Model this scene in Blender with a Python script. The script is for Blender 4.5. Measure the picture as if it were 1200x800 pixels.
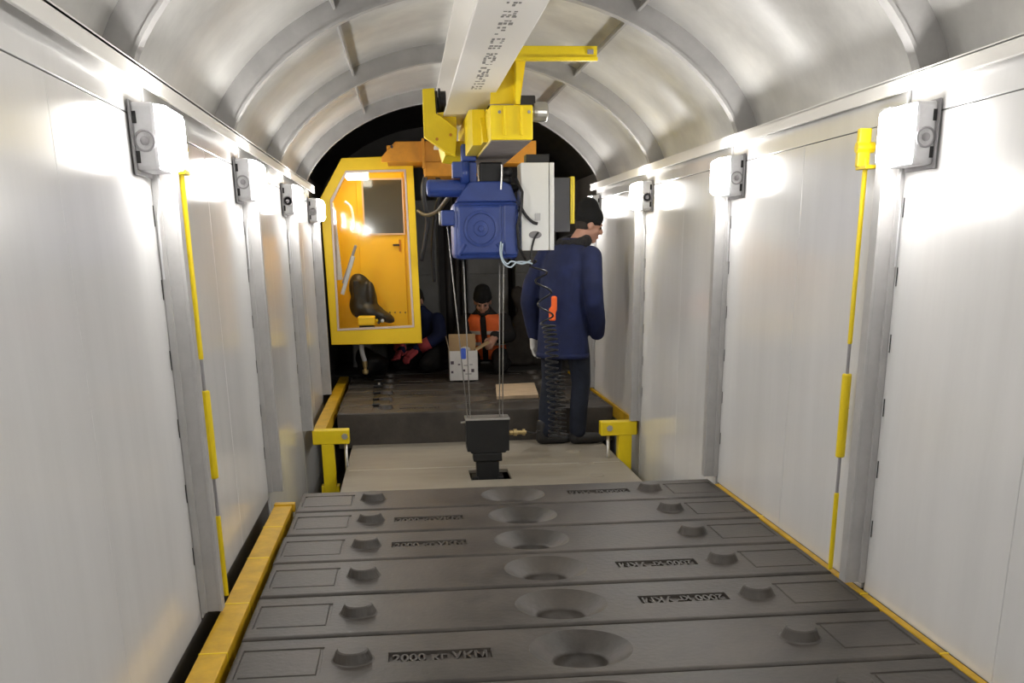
import bpy, bmesh, math, random
from mathutils import Vector, Matrix
random.seed(7)
for o in list(bpy.data.objects): bpy.data.objects.remove(o)
S = bpy.context.scene
COL = S.collection

# ---------------------------------------------------------------- camera
YAW, PIT, ROL = .0952, .3179, -.0146
FPX, CX, CY = 1200., 600., 685.9
CAM = Vector((-.497, 0, 1.192))
_f = Vector((math.sin(YAW)*math.cos(PIT), math.cos(YAW)*math.cos(PIT), -math.sin(PIT)))
_r0 = Vector((math.cos(YAW), -math.sin(YAW), 0)); _u0 = _r0.cross(_f)
_r = math.cos(ROL)*_r0 + math.sin(ROL)*_u0
_u = -math.sin(ROL)*_r0 + math.cos(ROL)*_u0
cd = bpy.data.cameras.new('camera'); cam = bpy.data.objects.new('camera', cd); COL.objects.link(cam)
m = Matrix((_r, _u, -_f)).transposed().to_4x4(); m.translation = CAM
cam.matrix_world = m
cd.sensor_width = 36; cd.lens = 36*FPX/1200; cd.shift_y = (CY-400)/1200; cd.clip_start = .02
S.camera = cam
def ray(x, y): return _f + _r*((x-CX)/FPX) - _u*((y-CY)/FPX)
def py(x, y, Y):                      # pixel -> point on the cross plane at depth Y
    d = ray(x, y); return CAM + d*((Y-CAM.y)/d.y)
def pz(x, y, Z):
    d = ray(x, y); return CAM + d*((Z-CAM.z)/d.z)

# ---------------------------------------------------------------- world, exposure
w = bpy.data.worlds.new('world'); S.world = w; w.use_nodes = True
w.node_tree.nodes['Background'].inputs[0].default_value = (.05, .05, .055, 1)
w.node_tree.nodes['Background'].inputs[1].default_value = 0.
S.view_settings.view_transform = 'Standard'; S.view_settings.look = 'None'
S.view_settings.gamma = 1; S.view_settings.use_curve_mapping = False
S.view_settings.exposure = 1.32
LAMP = 34.0          # strength of the lamp diffusers

# ---------------------------------------------------------------- materials
MATS = {}
def mat(name, col, rough=.5, metal=0., noise=0., scale=8., bump=0., bscale=40., spec=.5, emit=None, estr=0., col2=None,
        stretch=(1, 1, 1), coat=0., trans=0., rnoise=0.):
    if name in MATS: return MATS[name]
    M = bpy.data.materials.new(name); M.use_nodes = True; nt = M.node_tree; N = nt.nodes; L = nt.links
    b = N['Principled BSDF']
    b.inputs['Base Color'].default_value = (*col, 1); b.inputs['Roughness'].default_value = rough
    b.inputs['Metallic'].default_value = metal; b.inputs['Specular IOR Level'].default_value = spec
    b.inputs['Coat Weight'].default_value = coat; b.inputs['Transmission Weight'].default_value = trans
    if emit:
        b.inputs['Emission Color'].default_value = (*emit, 1); b.inputs['Emission Strength'].default_value = estr
    if noise or bump or rnoise:
        tc = N.new('ShaderNodeTexCoord'); mp = N.new('ShaderNodeMapping'); mp.inputs['Scale'].default_value = stretch
        L.new(tc.outputs['Object'], mp.inputs[0])
    if noise:
        n = N.new('ShaderNodeTexNoise'); n.inputs['Scale'].default_value = scale; n.inputs['Detail'].default_value = 6
        n.inputs['Roughness'].default_value = .65
        L.new(mp.outputs[0], n.inputs['Vector'])
        r = N.new('ShaderNodeValToRGB'); c2 = col2 or tuple(c*(1-noise) for c in col)
        r.color_ramp.elements[0].position = .33; r.color_ramp.elements[0].color = (*c2, 1)
        r.color_ramp.elements[1].position = .66; r.color_ramp.elements[1].color = (*[min(1, c*(1+noise*.35)) for c in col], 1)
        L.new(n.outputs[0], r.inputs[0]); L.new(r.outputs[0], b.inputs['Base Color'])
        if rnoise:
            q = N.new('ShaderNodeMapRange'); q.inputs[3].default_value = rough-rnoise; q.inputs[4].default_value = rough+rnoise
            L.new(n.outputs[0], q.inputs[0]); L.new(q.outputs[0], b.inputs['Roughness'])
    if bump:
        n2 = N.new('ShaderNodeTexNoise'); n2.inputs['Scale'].default_value = bscale; n2.inputs['Detail'].default_value = 5
        L.new(mp.outputs[0], n2.inputs['Vector'])
        bp = N.new('ShaderNodeBump'); bp.inputs['Strength'].default_value = bump; bp.inputs['Distance'].default_value = .01
        L.new(n2.outputs[0], bp.inputs['Height']); L.new(bp.outputs[0], b.inputs['Normal'])
    MATS[name] = M; return M

WALL = mat('white_sheet', (.79, .788, .785), .17, spec=.8, metal=.06, noise=.05, scale=3, stretch=(1, 2, .25), bump=.02, bscale=3)
VAULT = mat('vault_sheet', (.76, .75, .72), .38, metal=.1, noise=.16, scale=3, stretch=(1, 1, 1), rnoise=.08, bump=.05, bscale=4)
POST = mat('grey_post', (.30, .29, .30), .5, noise=.12, scale=6)
EDGE = mat('white_flange', (.82, .80, .76), .4)
RIB = mat('frame_steel', (.42, .412, .405), .45, noise=.12, scale=8)
DARK = mat('dark_paint', (.035, .032, .032), .6, noise=.3)
DARKW = mat('dark_wall', (.085, .078, .072), .6, noise=.25, scale=4)  # dark grey for the end room, ceiling back and wall backing
FLOORM = mat('dark_floor', (.05, .046, .043), .75, noise=.35, scale=5)
IRON = mat('cast_iron', (.058, .0485, .040), .5, noise=.62, scale=3, stretch=(1, 1, 1), bump=.16, bscale=45, rnoise=.12)
PLATE = mat('worn_steel_plate', (.28, .252, .20), .55, noise=.3, scale=3.2, stretch=(.6, 2.5, 1), bump=.1, bscale=50, rnoise=.1, col2=(.245, .215, .17))
YELB = YEL = mat('yellow_paint', (.87, .65, .004), .4, noise=.08, scale=6)
YELK = mat('kerb_yellow', (.60, .35, .004), .5, noise=.25, scale=9, bump=.08)
YELC = mat('cab_yellow', (.88, .58, .008), .55, noise=.06, scale=4)
ORG = mat('orange_paint', (.55, .22, .008), .5, noise=.2)
BLUE = mat('blue_paint', (.028, .062, .27), .38, noise=.2, scale=7)
BLUED = BLUE
WHITEP = mat('cabinet_white', (.85, .86, .85), .4)
GREYP = mat('grey_housing', (.55, .55, .56), .5, noise=.1, scale=20)
GREYC = mat('grey_cabinet', (.19, .19, .185), .5, noise=.15)
STEEL = mat('bright_steel', (.62, .61, .58), .32, metal=.8, noise=.1)
ROPE = mat('wire_rope', (.30, .29, .27), .4, metal=.6, bump=.4, bscale=300)
RUBBER = mat('black_rubber', (.018, .018, .02), .5)
BLACK = mat('black_steel', (.007, .007, .0075), .5, noise=.3, scale=10)
CABLEW = mat('pale_cable', (.55, .66, .75), .45)
BRASS = mat('brass', (.55, .42, .2), .35, metal=.8)
GLASS = mat('pane_glass', (.95, .97, .97), .03, trans=1.0, spec=.5)
WINGLASS = mat('window_glass', (.06, .065, .065), .08, spec=.6)  # opaque door pane; the dark room behind is put into its colour
LAMPM = mat('lamp_glow', (.9, .9, .88), .4, emit=(1, .975, .94), estr=LAMP)
LAMPC = mat('cab_lamp_glow', (.9, .9, .85), .4, emit=(1, .92, .75), estr=6)
RUBSEAL = mat('window_seal', (.62, .5, .42), .5)
CARDW = mat('white_carton', (.66, .64, .62), .7, noise=.08)
CARDB = mat('brown_card', (.46, .32, .17), .8, noise=.1)
WOOD = mat('raw_plank', (.62, .47, .31), .7, noise=.25, scale=6, stretch=(1, 6, 1))
NAVY = mat('navy_cloth', (.006, .0125, .062), .85, noise=.4, scale=5, bump=.4, bscale=14)
NAVYD = NAVY
JEANS = mat('jeans', (.009, .014, .03), .85, noise=.45, scale=7, bump=.3, bscale=20)
KNIT = mat('black_knit', (.004, .004, .0045), .95, bump=.5, bscale=120)
FUR = mat('dark_fur', (.012, .011, .012), .95, bump=1., bscale=70)
LEATHER = mat('boot_leather', (.022, .021, .021), .55, noise=.3)
GLOVE = mat('white_glove', (.62, .6, .56), .85, bump=.4, bscale=90)
REDGLOVE = mat('red_glove', (.5, .07, .08), .8)
ORANGE = mat('orange_vest', (.88, .16, .035), .75, noise=.15, scale=10, bump=.3, bscale=16)
REFL = mat('grey_reflective', (.5, .46, .42), .45)
ORGLOVE = mat('orange_cloth', (.85, .13, .02), .8)
SKIN = mat('skin', (.45, .24, .17), .55, noise=.1)
HAIR = mat('dark_hair', (.02, .014, .011), .8, bump=.6, bscale=80)
BEARD = mat('beard', (.035, .024, .018), .9, bump=.6, bscale=90)
DCLOTH = mat('dark_cloth', (.012, .011, .011), .9, noise=.3, bump=.4, bscale=20)
TARP = mat('brown_tarp', (.06, .05, .042), .85, noise=.3, bump=.5, bscale=9)
SLOT = mat('slot_shade', (.02, .02, .02), .8)  # shade of slots and holes, put into the colour of thin solid parts
HIVIS = mat('hivis_band', (.55, .6, .08), .6)
INK = mat('print_ink', (.09, .07, .09), .7)
TAPE = mat('blue_tag', (.03, .08, .42), .5)
SEAT = mat('seat_vinyl', (.014, .015, .017), .45, noise=.3, bump=.3, bscale=12)
CABFLOOR = mat('cab_floor', (.28, .23, .16), .7, noise=.2)

THIN = bpy.data.materials.new('thin_pane'); THIN.use_nodes = True
_n = THIN.node_tree.nodes; _n.clear()
_o = _n.new('ShaderNodeOutputMaterial'); _m = _n.new('ShaderNodeMixShader'); _t = _n.new('ShaderNodeBsdfTransparent'); _g = _n.new('ShaderNodeBsdfGlossy')
_g.inputs['Roughness'].default_value = .05; _m.inputs[0].default_value = .012
_t.inputs[0].default_value = (.97, .98, .97, 1)
THIN.node_tree.links.new(_t.outputs[0], _m.inputs[1]); THIN.node_tree.links.new(_g.outputs[0], _m.inputs[2]); THIN.node_tree.links.new(_m.outputs[0], _o.inputs[0])

# ---------------------------------------------------------------- builders
class MB:
    def __init__(s): s.v = []; s.f = []
    def add(s, vs, fs):
        k = len(s.v); s.v += [Vector(v) for v in vs]; s.f += [tuple(i+k for i in f) for f in fs]; return s
    def box(s, x0, x1, y0, y1, z0, z1):
        vs = [(x, y, z) for z in (z0, z1) for y in (y0, y1) for x in (x0, x1)]
        return s.add(vs, [(0, 2, 3, 1), (4, 5, 7, 6), (0, 1, 5, 4), (2, 6, 7, 3), (0, 4, 6, 2), (1, 3, 7, 5)])
    def prism(s, poly, axis, a, b):
        """poly: 2-D outline, extruded along axis 0/1/2 from a to b (outline in the two other axes, in order)."""
        n = len(poly); vs = []
        for t in (a, b):
            for (p, q) in poly: vs.append([(t, p, q), (p, t, q), (p, q, t)][axis])
        fs = [tuple(range(n)), tuple(range(2*n-1, n-1, -1))]
        fs += [(i, i+n, (i+1) % n+n, (i+1) % n) for i in range(n)]
        return s.add(vs, fs)
    def tube(s, pts, r, n=8, caps=True):
        pts = [Vector(p) for p in pts]; R = r if isinstance(r, (list, tuple)) else [r]*len(pts)
        vs = []; up = None
        for i, p in enumerate(pts):
            t = (pts[min(i+1, len(pts)-1)]-pts[max(i-1, 0)]).normalized()
            if up is None:
                up = Vector((0, 0, 1)) if abs(t.z) < .9 else Vector((1, 0, 0))
            a = (up-t*up.dot(t)).normalized(); b = t.cross(a); up = a
            for k in range(n):
                c = 2*math.pi*k/n; vs.append(p+(a*math.cos(c)+b*math.sin(c))*R[i])
        fs = []
        for i in range(len(pts)-1):
            for k in range(n):
                fs.append((i*n+k, i*n+(k+1) % n, (i+1)*n+(k+1) % n, (i+1)*n+k))
        if caps:
            fs.append(tuple(range(n-1, -1, -1))); fs.append(tuple((len(pts)-1)*n+k for k in range(n)))
        return s.add(vs, fs)
    def lathe(s, c, axis, prof, n=24, cap0=True, cap1=True):
        """prof: list of (radius, offset along axis)."""
        c = Vector(c); ax = Vector(axis).normalized()
        a = ax.orthogonal().normalized(); b = ax.cross(a); vs = []
        for (r, h) in prof:
            for k in range(n):
                t = 2*math.pi*k/n; vs.append(c+ax*h+(a*math.cos(t)+b*math.sin(t))*r)
        fs = []
        for i in range(len(prof)-1):
            for k in range(n): fs.append((i*n+k, i*n+(k+1) % n, (i+1)*n+(k+1) % n, (i+1)*n+k))
        if cap0: fs.append(tuple(range(n-1, -1, -1)))
        if cap1: fs.append(tuple((len(prof)-1)*n+k for k in range(n)))
        return s.add(vs, fs)
    def ball(s, c, rx, ry=None, rz=None, n=12, m=8, M3=None):
        ry = ry or rx; rz = rz or rx; vs = []; c = Vector(c)
        for i in range(m+1):
            t = math.pi*i/m
            for k in range(n):
                u = 2*math.pi*k/n
                q = Vector((rx*math.sin(t)*math.cos(u), ry*math.sin(t)*math.sin(u), rz*math.cos(t)))
                vs.append(c+(M3 @ q if M3 else q))
        fs = [(i*n+k, (i+1)*n+k, (i+1)*n+(k+1) % n, i*n+(k+1) % n) for i in range(m) for k in range(n)]
        return s.add(vs, fs)
    def build(s, name, m, parent=None, smooth=False, bevel=0., fix=True):
        base = Vector((0, 0, 0))
        if parent is not None: base = Vector(parent['_o'])
        else:
            lo = Vector([min(v[i] for v in s.v) for i in range(3)]); hi = Vector([max(v[i] for v in s.v) for i in range(3)])
            base = Vector(((lo.x+hi.x)/2, (lo.y+hi.y)/2, lo.z))
        me = bpy.data.meshes.new(name); me.from_pydata([v-base for v in s.v], [], s.f)
        bm = bmesh.new(); bm.from_mesh(me); bmesh.ops.remove_doubles(bm, verts=bm.verts, dist=1e-5)
        if fix: bmesh.ops.recalc_face_normals(bm, faces=bm.faces)
        bm.to_mesh(me); bm.free()
        o = bpy.data.objects.new(name, me); COL.objects.link(o); me.materials.append(m)
        o['_o'] = tuple(base)
        if parent is not None: o.parent = parent
        else: o.location = base
        if smooth:
            for p in me.polygons: p.use_smooth = True
        if bevel:
            b = o.modifiers.new('bevel', 'BEVEL'); b.width = bevel; b.segments = 2; b.limit_method = 'ANGLE'
        return o
def tag(o, label, cat, group=None):
    o['label'] = label; o['category'] = cat
    if group: o['group'] = group
    return o
def thing(name, loc, label, cat, group=None):
    o = bpy.data.objects.new(name, None); COL.objects.link(o); o.location = loc; o['_o'] = tuple(loc); o.empty_display_size = .1
    return tag(o, label, cat, group)
def struct(o): o['kind'] = 'structure'; return o
def dup(o, parent=None):
    c = o.copy(); COL.objects.link(c)
    if parent is not None: c.parent = parent
    for ch in o.children:
        dup(ch, c)
    return c
def remesh(o, vox=.012, it=6):
    """bake overlapping pieces into one continuous skin"""
    r = o.modifiers.new('skin', 'REMESH'); r.mode = 'VOXEL'; r.voxel_size = vox; r.use_smooth_shade = True
    sm = o.modifiers.new('soft', 'SMOOTH'); sm.iterations = it; sm.factor = .5
    dg = bpy.context.evaluated_depsgraph_get(); dg.update()
    me = bpy.data.meshes.new_from_object(o.evaluated_get(dg)); o.modifiers.clear(); o.data = me
    for p in me.polygons: p.use_smooth = True
    return o

# ================================================================ THE ENCLOSURE
XL, XR = -1.247, 1.118          # inner faces of the two walls
XC = (XL+XR)/2
RIBY = [-.32, 1.55, 3.42, 5.27, 7.15, 9.02]
YEND = 11.9; YBACK = -2.2; ZF = -.75; ZC = 1.69
HALF = (XR-XL)/2+.02
def archz(u, off=0.):           # u in -1..1 -> point of the vault's inner line, pushed outward by off
    x = HALF*u
    R = (HALF**2+.63**2)/(2*.63)
    zc = 2.32-(R-math.sqrt(max(R*R-x*x, 0))); ze = ZC+.63*math.sqrt(max(0, 1-u*u))
    return x, zc*.6+ze*.4
def arch(n=36, off=0.):
    P = []
    us = [-math.cos(math.pi*i/n) for i in range(n+1)]
    base = [archz(u) for u in us]
    for i, (x, z) in enumerate(base):
        a = base[max(i-1, 0)]; b = base[min(i+1, n)]
        t = Vector((b[0]-a[0], b[1]-a[1])).normalized(); nrm = Vector((-t.y, t.x))
        P.append((XC+x+nrm.x*off, z+nrm.y*off))
    return [(P[0][0], ZC-.004)]+P+[(P[-1][0], ZC-.004)]

floor = struct(MB().box(XL-.3, XR+.3, YBACK, YEND, ZF-.05, ZF).build('floor', FLOORM))

NTRIM = 2
def wall(side):
    X = XL if side < 0 else XR; s = 1 if side < 0 else -1     # s points inward
    nm = 'wall_left' if side < 0 else 'wall_right'
    def bx(mb, a, b, *r):
        return mb.box(min(X+s*a, X+s*b), max(X+s*a, X+s*b), *r)
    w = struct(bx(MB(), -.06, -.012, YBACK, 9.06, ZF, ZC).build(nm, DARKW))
    rng = random.Random(3+side)
    edges = [YBACK]+RIBY
    for a, b in zip(edges[:-1], edges[1:]):
        mid = a+(b-a)*(.5+rng.uniform(-.04, .04))
        for y0, y1 in ((a+.012, mid-.0012), (mid+.0012, b-.012)):
            d = rng.uniform(0, .0015)
            bx(MB(), -.011, -d, y0, y1, -.012 if a < 5 else ZF+.02, 1.565).build('panel', WALL, w, bevel=.0015)
        bx(MB(), -.011, .0, a+.012, b-.012, 1.568, ZC-.014).build('head_strip', WALL, w, bevel=.002)
    for y in RIBY:
        p = bx(MB(), .0005, .066, y-.008, y+.006, .018, 1.60)
        bx(p, .0005, .022, y-.02, y+.004, .018, 1.60)
        global NTRIM
        NTRIM += 1
        p = struct(p.build('trim_%d' % NTRIM, RIB, bevel=.0015))
        bx(MB(), .060, .072, y-.010, y+.045, .018, 1.60).build('post_flange', RIB, p, bevel=.002)
        if y > 1:
            for k in range(6):
                z = 1.30-k*.215
                if side > 0: z = 1.30-k*.215
                bx(MB(), .0006, .0022, y-.037, y-.032, z-.03, z+.03).build('slot', SLOT, p)  # dark bars standing for the shaded gaps along the post joint
    # cornice ledge carrying the vault
    c = bx(MB(), -.14, .045, YBACK, 9.06, ZC-.012, ZC)
    bx(c, .033, .045, YBACK, 9.06, ZC-.05, ZC)
    struct(c.build('trim_1' if side < 0 else 'trim_2', EDGE, bevel=.003))
    return w
WL, WR = wall(-1), wall(1)

def strip(P0, P1, y0, y1):
    """closed curved sheet between inner outline P0 and outer outline P1"""
    mb = MB(); n = len(P0); vs = []
    for (P, y) in ((P0, y0), (P0, y1), (P1, y0), (P1, y1)): vs += [(x, y, z) for x, z in P]
    fs = []
    for i in range(n-1):
        fs += [(i, i+1, n+i+1, n+i), (2*n+i, 3*n+i, 3*n+i+1, 2*n+i+1), (i, 2*n+i, 2*n+i+1, i+1), (n+i, n+i+1, 3*n+i+1, 3*n+i)]
    fs += [(0, n, 3*n, 2*n), (n-1, 3*n-1, 4*n-1, 2*n-1)]
    return mb.add(vs, fs)
DEP = .10
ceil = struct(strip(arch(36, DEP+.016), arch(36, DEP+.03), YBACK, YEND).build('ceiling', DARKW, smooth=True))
edges = [YBACK]+RIBY
for a, b in zip(edges[:-1], edges[1:]):
    strip(arch(36, DEP), arch(36, DEP+.012), a+.002, b-.002).build('panel', VAULT, ceil, smooth=True)
for y in RIBY:
    strip(arch(36, .004), arch(36, DEP), y-.008, y+.006).build('rib', RIB, ceil)
    strip(arch(36, 0), arch(36, .012), y-.012, y+.042).build('rib_flange', RIB, ceil)
for a, b in zip(edges[:-1], edges[1:]):          # longitudinal stringers between the ribs
    for side in (-1, 1):
        x, z = archz(.56*side); x2, z2 = archz(.60*side)
        t = Vector((x2-x, z2-z)).normalized(); nn = Vector((-t.y, t.x))
        if nn.y < 0: nn = -nn
        c0 = Vector((XC+x, z))+nn*.055; c1 = c0+nn*.045
        q = t*.006
        MB().prism([tuple(c0-q), tuple(c0+q), tuple(c1+q), tuple(c1-q)], 1, a+.01, b-.01).build('stringer', RIB, ceil)

# dark machine room beyond the last rib, and the closing walls
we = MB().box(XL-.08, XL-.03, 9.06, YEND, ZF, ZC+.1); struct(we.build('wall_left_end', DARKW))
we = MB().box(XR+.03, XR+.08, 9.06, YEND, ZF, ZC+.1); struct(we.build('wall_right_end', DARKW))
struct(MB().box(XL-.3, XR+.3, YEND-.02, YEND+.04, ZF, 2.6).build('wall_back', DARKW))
struct(MB().box(XL-.3, XR+.3, YBACK-.05, YBACK, ZF, 2.6).build('wall_front', WALL))

# ================================================================ LAMPS
def lamp(side, y, label, glow=LAMPM, cable=True, name='bulkhead_lamp'):
    X = XL if side < 0 else XR; s = 1 if side < 0 else -1
    y0, y1 = y-.215, y-.035; z0, z1 = 1.416, 1.594
    t = thing(name, (X+s*.004, (y0+y1)/2, z0), label, 'lamp', 'lamps along the two walls')
    def bx(mb, a, b, *r): return mb.box(min(X+s*a, X+s*b), max(X+s*a, X+s*b), *r)
    bx(MB(), .004, .076, y0, y1, z0, z1).build('housing', GREYP, t, bevel=.012)
    bx(MB(), .004, .012, y0-.012, y1, z0-.012, z1+.006).build('back_plate', POST, t, bevel=.003)
    # shaped diffuser: tapering dome
    d = MB(); n = 5; vs = []; prof = [(0, .0), (.026, .004), (.042, .014), (.05, .03)]
    for (h, ins) in prof:
        for (yy, zz) in ((y0+ins+.006, z0+ins+.006), (y1-ins-.006, z0+ins+.006), (y1-ins-.006, z1-ins-.006), (y0+ins+.006, z1-ins-.006)):
            vs.append((X+s*(.076+h), yy, zz))
    fs = [(4*i+k, 4*i+(k+1) % 4, 4*i+4+(k+1) % 4, 4*i+4+k) for i in range(3) for k in range(4)]+[(12, 13, 14, 15), (3, 2, 1, 0)]
    d.add(vs, fs).build('diffuser' if name == 'bulkhead_lamp' else name.replace('bulkhead_lamp', 'diffuser'), glow, t)
    cz = (z0+z1)/2-.012; cx = X+s*.040
    g = MB().lathe((cx, y0+.001, cz), (0, -1, 0), [(.030, 0), (.030, .004), (.024, .005), (.024, .001), (.012, .001), (.012, .006), (.0, .006)], 20, False, False)
    g.build('knockout', POST, t, smooth=True)
    for zz in (z0+.035, z1-.04):
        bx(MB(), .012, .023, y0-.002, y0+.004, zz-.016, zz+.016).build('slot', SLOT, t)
    if cable:
        MB().tube([(X+s*.03, y1-.02, z0+.004), (X+s*.03, y1-.01, z0-.05), (X+s*.012, y1, z0-.12), (X+s*.008, y1+.005, z0-.3)], .0035, 6).build('cable', GREYP, t)
    return t
OL = ['bulkhead lamp above the yellow turnbuckle rod on the wall beside the operator cab',
      'bulkhead lamp on the next post past the turnbuckle rod, cab side wall',
      'bulkhead lamp on the second post past the turnbuckle rod, cab side wall',
      'bulkhead lamp on the post right beside the yellow cab']
OR = ['bulkhead lamp above the yellow turnbuckle rod on the wall behind the standing man',
      'bulkhead lamp on the second post past the turnbuckle rod, standing man side wall',
      'bulkhead lamp on the post between the wall reflection and the standing man',
      'bulkhead lamp just behind the black hat of the standing man']
for k, y in enumerate(RIBY):
    nl = OL[k-2] if k > 1 else 'bulkhead lamp on the cab side wall, %s before the turnbuckle rod' % ('one post', 'two posts')[1-k]
    nr = OR[k-2] if k > 1 else 'bulkhead lamp on the standing man side wall, %s before the turnbuckle rod' % ('one post', 'two posts')[1-k]
    # the row of wall lamps goes on at the same spacing beside and behind the camera
    sfx = ('_rear_offscreen', '_offscreen')[k] if k < 2 else None
    lamp(-1, y, nl, name='bulkhead_lamp_left'+sfx if sfx else 'bulkhead_lamp')
    lamp(1, y, nr, name='bulkhead_lamp_right'+sfx if sfx else 'bulkhead_lamp')

# ================================================================ OVERHEAD MONORAIL
bz = 1.95; bx0, bx1 = -.226, .007; bxc = (bx0+bx1)/2
t = thing('monorail_beam', (bxc, 4, bz), 'long white steel monorail beam running under the vault crown', 'beam')
MB().box(bx0, bx1, YBACK+.1, 8.9, bz, bz+.016).build('bottom_flange', EDGE, t, bevel=.003)
MB().box(bxc-.008, bxc+.008, YBACK+.1, 8.9, bz+.016, bz+.284).build('web', EDGE, t)
MB().box(bx0, bx1, YBACK+.1, 8.9, bz+.284, bz+.30).build('top_flange', EDGE, t, bevel=.003)
# worn, unreadable stencil row under the flange
mb = MB(); rs = random.Random(12); y = 3.72
while y < 5.6:
    ln = rs.uniform(.015, .04)
    if rs.random() < .85:
        for k in range(3):
            if rs.random() < .7:
                x = -.128+k*.018+rs.uniform(-.003, .003); mb.box(x, x+rs.uniform(.008, .016), y, y+ln*rs.uniform(.5, 1), bz-.0012, bz-.0002)
    y += ln+rs.uniform(.004, .016)
mb.build('stencil_mark', mat('faded_ink', (.20, .19, .18), .8), t)

# ================================================================ COUNTERWEIGHT SLABS
HD = .2030; BV = .0125; HX = 1.08
def slab_proto():
    t = thing('counterweight_slab', (0, 0, 0), 'x', 'counterweight', 'cast iron counterweight slabs')
    mb = MB(); TH = -.27
    SQ = .1905
    xs = [-HX+.012, -1.057, -.804, -.602, -.282, -SQ, SQ, .804, 1.057, HX-.012]
    ys = [-SQ, -.115, -.04, .04, .115, SQ]           # HD-BV == SQ
    pockets = [(-.602, -.282, -.04, .04, .012), (-1.057, -.804, -.115, .115, .005), (.804, 1.057, -.115, .115, .005)]
    for i in range(len(xs)-1):
        for j in range(len(ys)-1):
            x0, x1, y0, y1 = xs[i], xs[i+1], ys[j], ys[j+1]; cx, cy = (x0+x1)/2, (y0+y1)/2
            if abs(cx) < SQ: continue
            if any(a < cx < b and c < cy < d for a, b, c, d, e in pockets): continue
            mb.add([(x0, y0, 0), (x1, y0, 0), (x1, y1, 0), (x0, y1, 0)], [(0, 1, 2, 3)])
    for a, b, c, d, e in pockets:
        g = .005
        o_ = [(a, c, 0), (b, c, 0), (b, d, 0), (a, d, 0)]; i_ = [(a+g*.4, c+g*.4, -e), (b-g*.4, c+g*.4, -e), (b-g*.4, d-g*.4, -e), (a+g*.4, d-g*.4, -e)]
        mb.add(o_+i_, [(k, (k+1) % 4, 4+(k+1) % 4, 4+k) for k in range(4)]+[(4, 5, 6, 7)])
        if e < .01:        # raised plate inside a groove
            q = .011
            mb.add([(a+q, c+q, -e), (b-q, c+q, -e), (b-q, d-q, -e), (a+q, d-q, -e), (a+q+.002, c+q+.002, -.0008), (b-q-.002, c+q+.002, -.0008), (b-q-.002, d-q-.002, -.0008), (a+q+.002, d-q-.002, -.0008)],
                   [(k, (k+1) % 4, 4+(k+1) % 4, 4+k) for k in range(4)]+[(4, 5, 6, 7)])
    # square to circle
    n = 48; vs = []; RF = .163
    for k in range(n):
        t0 = 2*math.pi*k/n; c, s_ = math.cos(t0), math.sin(t0); q = SQ/max(abs(c), abs(s_))
        vs += [(c*q, s_*q, 0), (c*RF, s_*RF, 0)]
    mb.add(vs, [(2*k, 2*((k+1) % n), 2*((k+1) % n)+1, 2*k+1) for k in range(n)])
    # rounded rim and sides
    rings = []
    for q in range(5):
        a = math.pi/2*q/4
        ix = .012*math.sin(a); iy = BV*math.sin(a); dz = -BV*(1-math.cos(a))
        X = HX-.012+ix; Y = HD-BV+iy; rings.append([(-X, -Y, dz), (X, -Y, dz), (X, Y, dz), (-X, Y, dz)])
    rings.append([(-HX, -HD, TH), (HX, -HD, TH), (HX, HD, TH), (-HX, HD, TH)])
    for a, b in zip(rings[:-1], rings[1:]):
        mb.add(a+b, [(k, (k+1) % 4, 4+(k+1) % 4, 4+k) for k in range(4)])
    mb.add(rings[-1], [(0, 1, 2, 3)])
    mb.build('body', IRON, t)
    MB().lathe((0, 0, 0), (0, 0, 1), [(RF, 0), (RF-.006, -.004), (.094, -.043), (.086, -.047), (.083, -.054), (.079, -.092)], 48, False, True).build('funnel_socket', IRON, t, smooth=True)
    for sx in (-1, 1):
        MB().lathe((sx*.71, 0, -.001), (0, 0, 1), [(.070, 0), (.062, .004), (.049, .032), (.044, .036), (0, .0365)], 28, True, False).build('lug', IRON, t, smooth=False)
    fc = bpy.data.curves.new('txt', 'FONT'); fc.body = '2000 кг УКМ'; fc.size = .078; fc.extrude = .0045; fc.align_x = 'CENTER'; fc.align_y = 'CENTER'; fc.offset = .0015
    fo = bpy.data.objects.new('txt', fc); COL.objects.link(fo)
    bpy.context.view_layer.update(); dg = bpy.context.evaluated_depsgraph_get(); me = bpy.data.meshes.new_from_object(fo.evaluated_get(dg)); bpy.data.objects.remove(fo)
    vx = [v.co.x for v in me.vertices]; vy = [v.co.y for v in me.vertices]
    sx = .295/(max(vx)-min(vx)); sy = .064/(max(vy)-min(vy)); cx = (max(vx)+min(vx))/2; cy = (max(vy)+min(vy))/2
    for v in me.vertices: v.co = Vector((-.442+(v.co.x-cx)*sx, (v.co.y-cy)*sy, -.0075+v.co.z))
    me.materials.clear(); me.materials.append(IRON); to = bpy.data.objects.new('cast_lettering', me); COL.objects.link(to); to.parent = t
    return t
proto = slab_proto()
ORDN = ['first', 'second', 'third', 'fourth', 'fifth', 'sixth', 'seventh', 'eighth', 'ninth']
flip = [1, 0, 0, 1, 1, 0, 1, 0, 1]
Y0 = 5.304; PI_ = .4262
rg = random.Random(5)
for i in range(8):
    o = proto if i == 0 else dup(proto)
    o.location = (rg.uniform(-.004, .004), Y0-PI_*(i+.5), rg.uniform(-.002, 0)); o.rotation_euler = (0, 0, (math.pi if flip[i] else 0)+rg.uniform(-.0012, .0012))
    o['label'] = 'grey cast iron counterweight slab, %s of the near row counted from the pale plates' % ORDN[i]
    o['group'] = 'counterweight slabs of the near row'
for i in range(6):
    o = dup(proto); o.location = (rg.uniform(-.004, .004)+.01, 8.01+PI_*(i+.5), rg.uniform(-.003, 0)); o.rotation_euler = (0, 0, math.pi if i % 2 else 0)
    o['label'] = 'dark counterweight slab, %s of the far row counted from the pale plates' % ORDN[i]
    o['group'] = 'counterweight slabs of the far row'

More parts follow.
